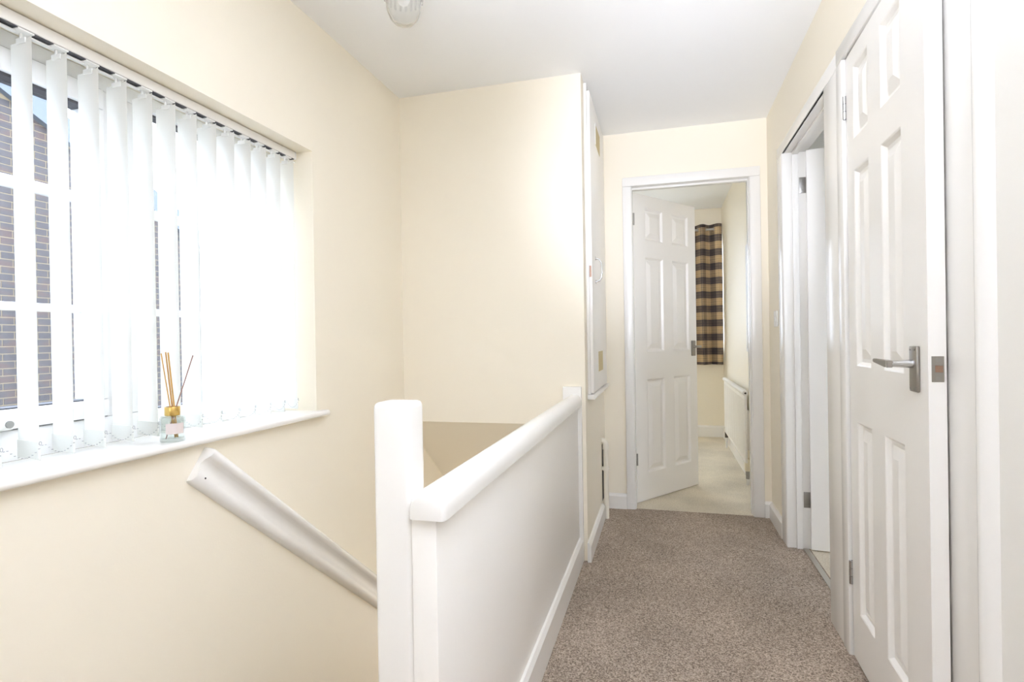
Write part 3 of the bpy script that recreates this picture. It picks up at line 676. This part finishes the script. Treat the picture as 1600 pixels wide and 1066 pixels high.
# bedroom window frame and pane
w2 = thing('window_2', (-0.18, BY + 0.15, 0.95), 'bright bedroom window behind the tartan curtain', 'window', kind='structure')
for nm, b_ in (('frame_rail', (-0.95, 0.585, 0.95, 1.0)), ('frame_rail', (-0.95, 0.585, 2.07, 2.12)), ('frame_stile', (-0.95, -0.9, 1.0, 2.07)), ('frame_stile', (0.555, 0.585, 1.0, 2.07)), ('mullion', (-0.2, -0.13, 1.0, 2.07))):
    MB().box(b_[0], b_[1], BY + 0.11, BY + 0.17, b_[2], b_[3], 0.003).build(nm, 'upvc', w2)
for a, b_ in ((-0.9, -0.2), (-0.13, 0.555)): MB().box(a, b_, BY + 0.14, BY + 0.144, 1.0, 2.07).build('pane', 'pane', w2, smooth=False)

# ================================================================== OUTSIDE
gr = MB(); gr.box(-40, 40, -30, 40, -3.1, -2.9)
struct('ground', gr, 'ground', 'paved ground outside between the houses', 'ground', smooth=False)
NX = -6.5
nh = thing('neighbour_house', (NX, 5.0, -2.9), 'grey brick gable of the house next door, seen between the blind slats', 'house')
def verge_z(y): return 3.785 - 0.4875 * (y - 4.136) if y > 0.8 else 3.785 - 0.4875 * (0.8 - 4.136) - 0.4875 * (0.8 - y)
yr0, yr1 = -5.0, 9.2
mb = MB(); pts = [(yr0, -2.9), (yr1, -2.9), (yr1, verge_z(yr1)), (0.8, verge_z(0.8)), (yr0, verge_z(yr0))]
mb.prism(pts, 'x', NX - 6.0, NX - 0.004); mb.build('mortar_wall', 'mortar', nh, smooth=False)
PY, PZ = 0.225, 0.075
single = MB().box(-0.09, 0.0, -0.1075, 0.1075, 0.0, 0.065).build('brick', 'brick', nh, local=True, smooth=False)
used = False; rest = MB()
for r in range(int((verge_z(0.8) + 2.9) / PZ) + 1):
    z = -2.9 + r * PZ
    for j in range(int((yr1 - yr0) / PY) + 1):
        yc = yr0 + 0.1125 + j * PY + (PY / 2 if r % 2 else 0)
        if yc + 0.1075 > yr1 or yc - 0.11 < yr0: continue
        if z + 0.066 > min(verge_z(yc - 0.1075), verge_z(yc + 0.1075)): continue
        if (3.98 < yc < 5.0 and 0.36 < z) or (5.98 < yc < 6.36 and 0.2 < z):
            o = single if not used else single.copy()
            if used: COL.objects.link(o); o.parent = nh
            used = True
            o.location = (0, yc - 5.0, z + 2.9)
        elif z > -1.5:
            rest.box(NX - 0.02, NX, yc - 0.1075, yc + 0.1075, z, z + 0.065)
ro = rest.build('brickwork', 'brick', nh, smooth=False); ro['kind'] = 'stuff'
for (ya, yb) in ((0.8, yr1 + 0.3), (yr0 - 0.3, 0.8)):
    za, zb2 = verge_z(ya), verge_z(yb)
    if ya == 0.8: zb2 = 3.785 - 0.4875 * (yb - 4.136)
    MB().prism([(ya, za), (yb, zb2), (yb, zb2 + 0.17), (ya, za + 0.17)], 'x', NX - 6.2, NX + 0.06).build('roof_slope', 'slate', nh, smooth=False)
    MB().prism([(ya, za - 0.115), (yb, zb2 - 0.115), (yb, zb2 + 0.045), (ya, za + 0.045)], 'x', NX + 0.0005, NX + 0.075).build('verge_board', 'slate', nh, smooth=False)
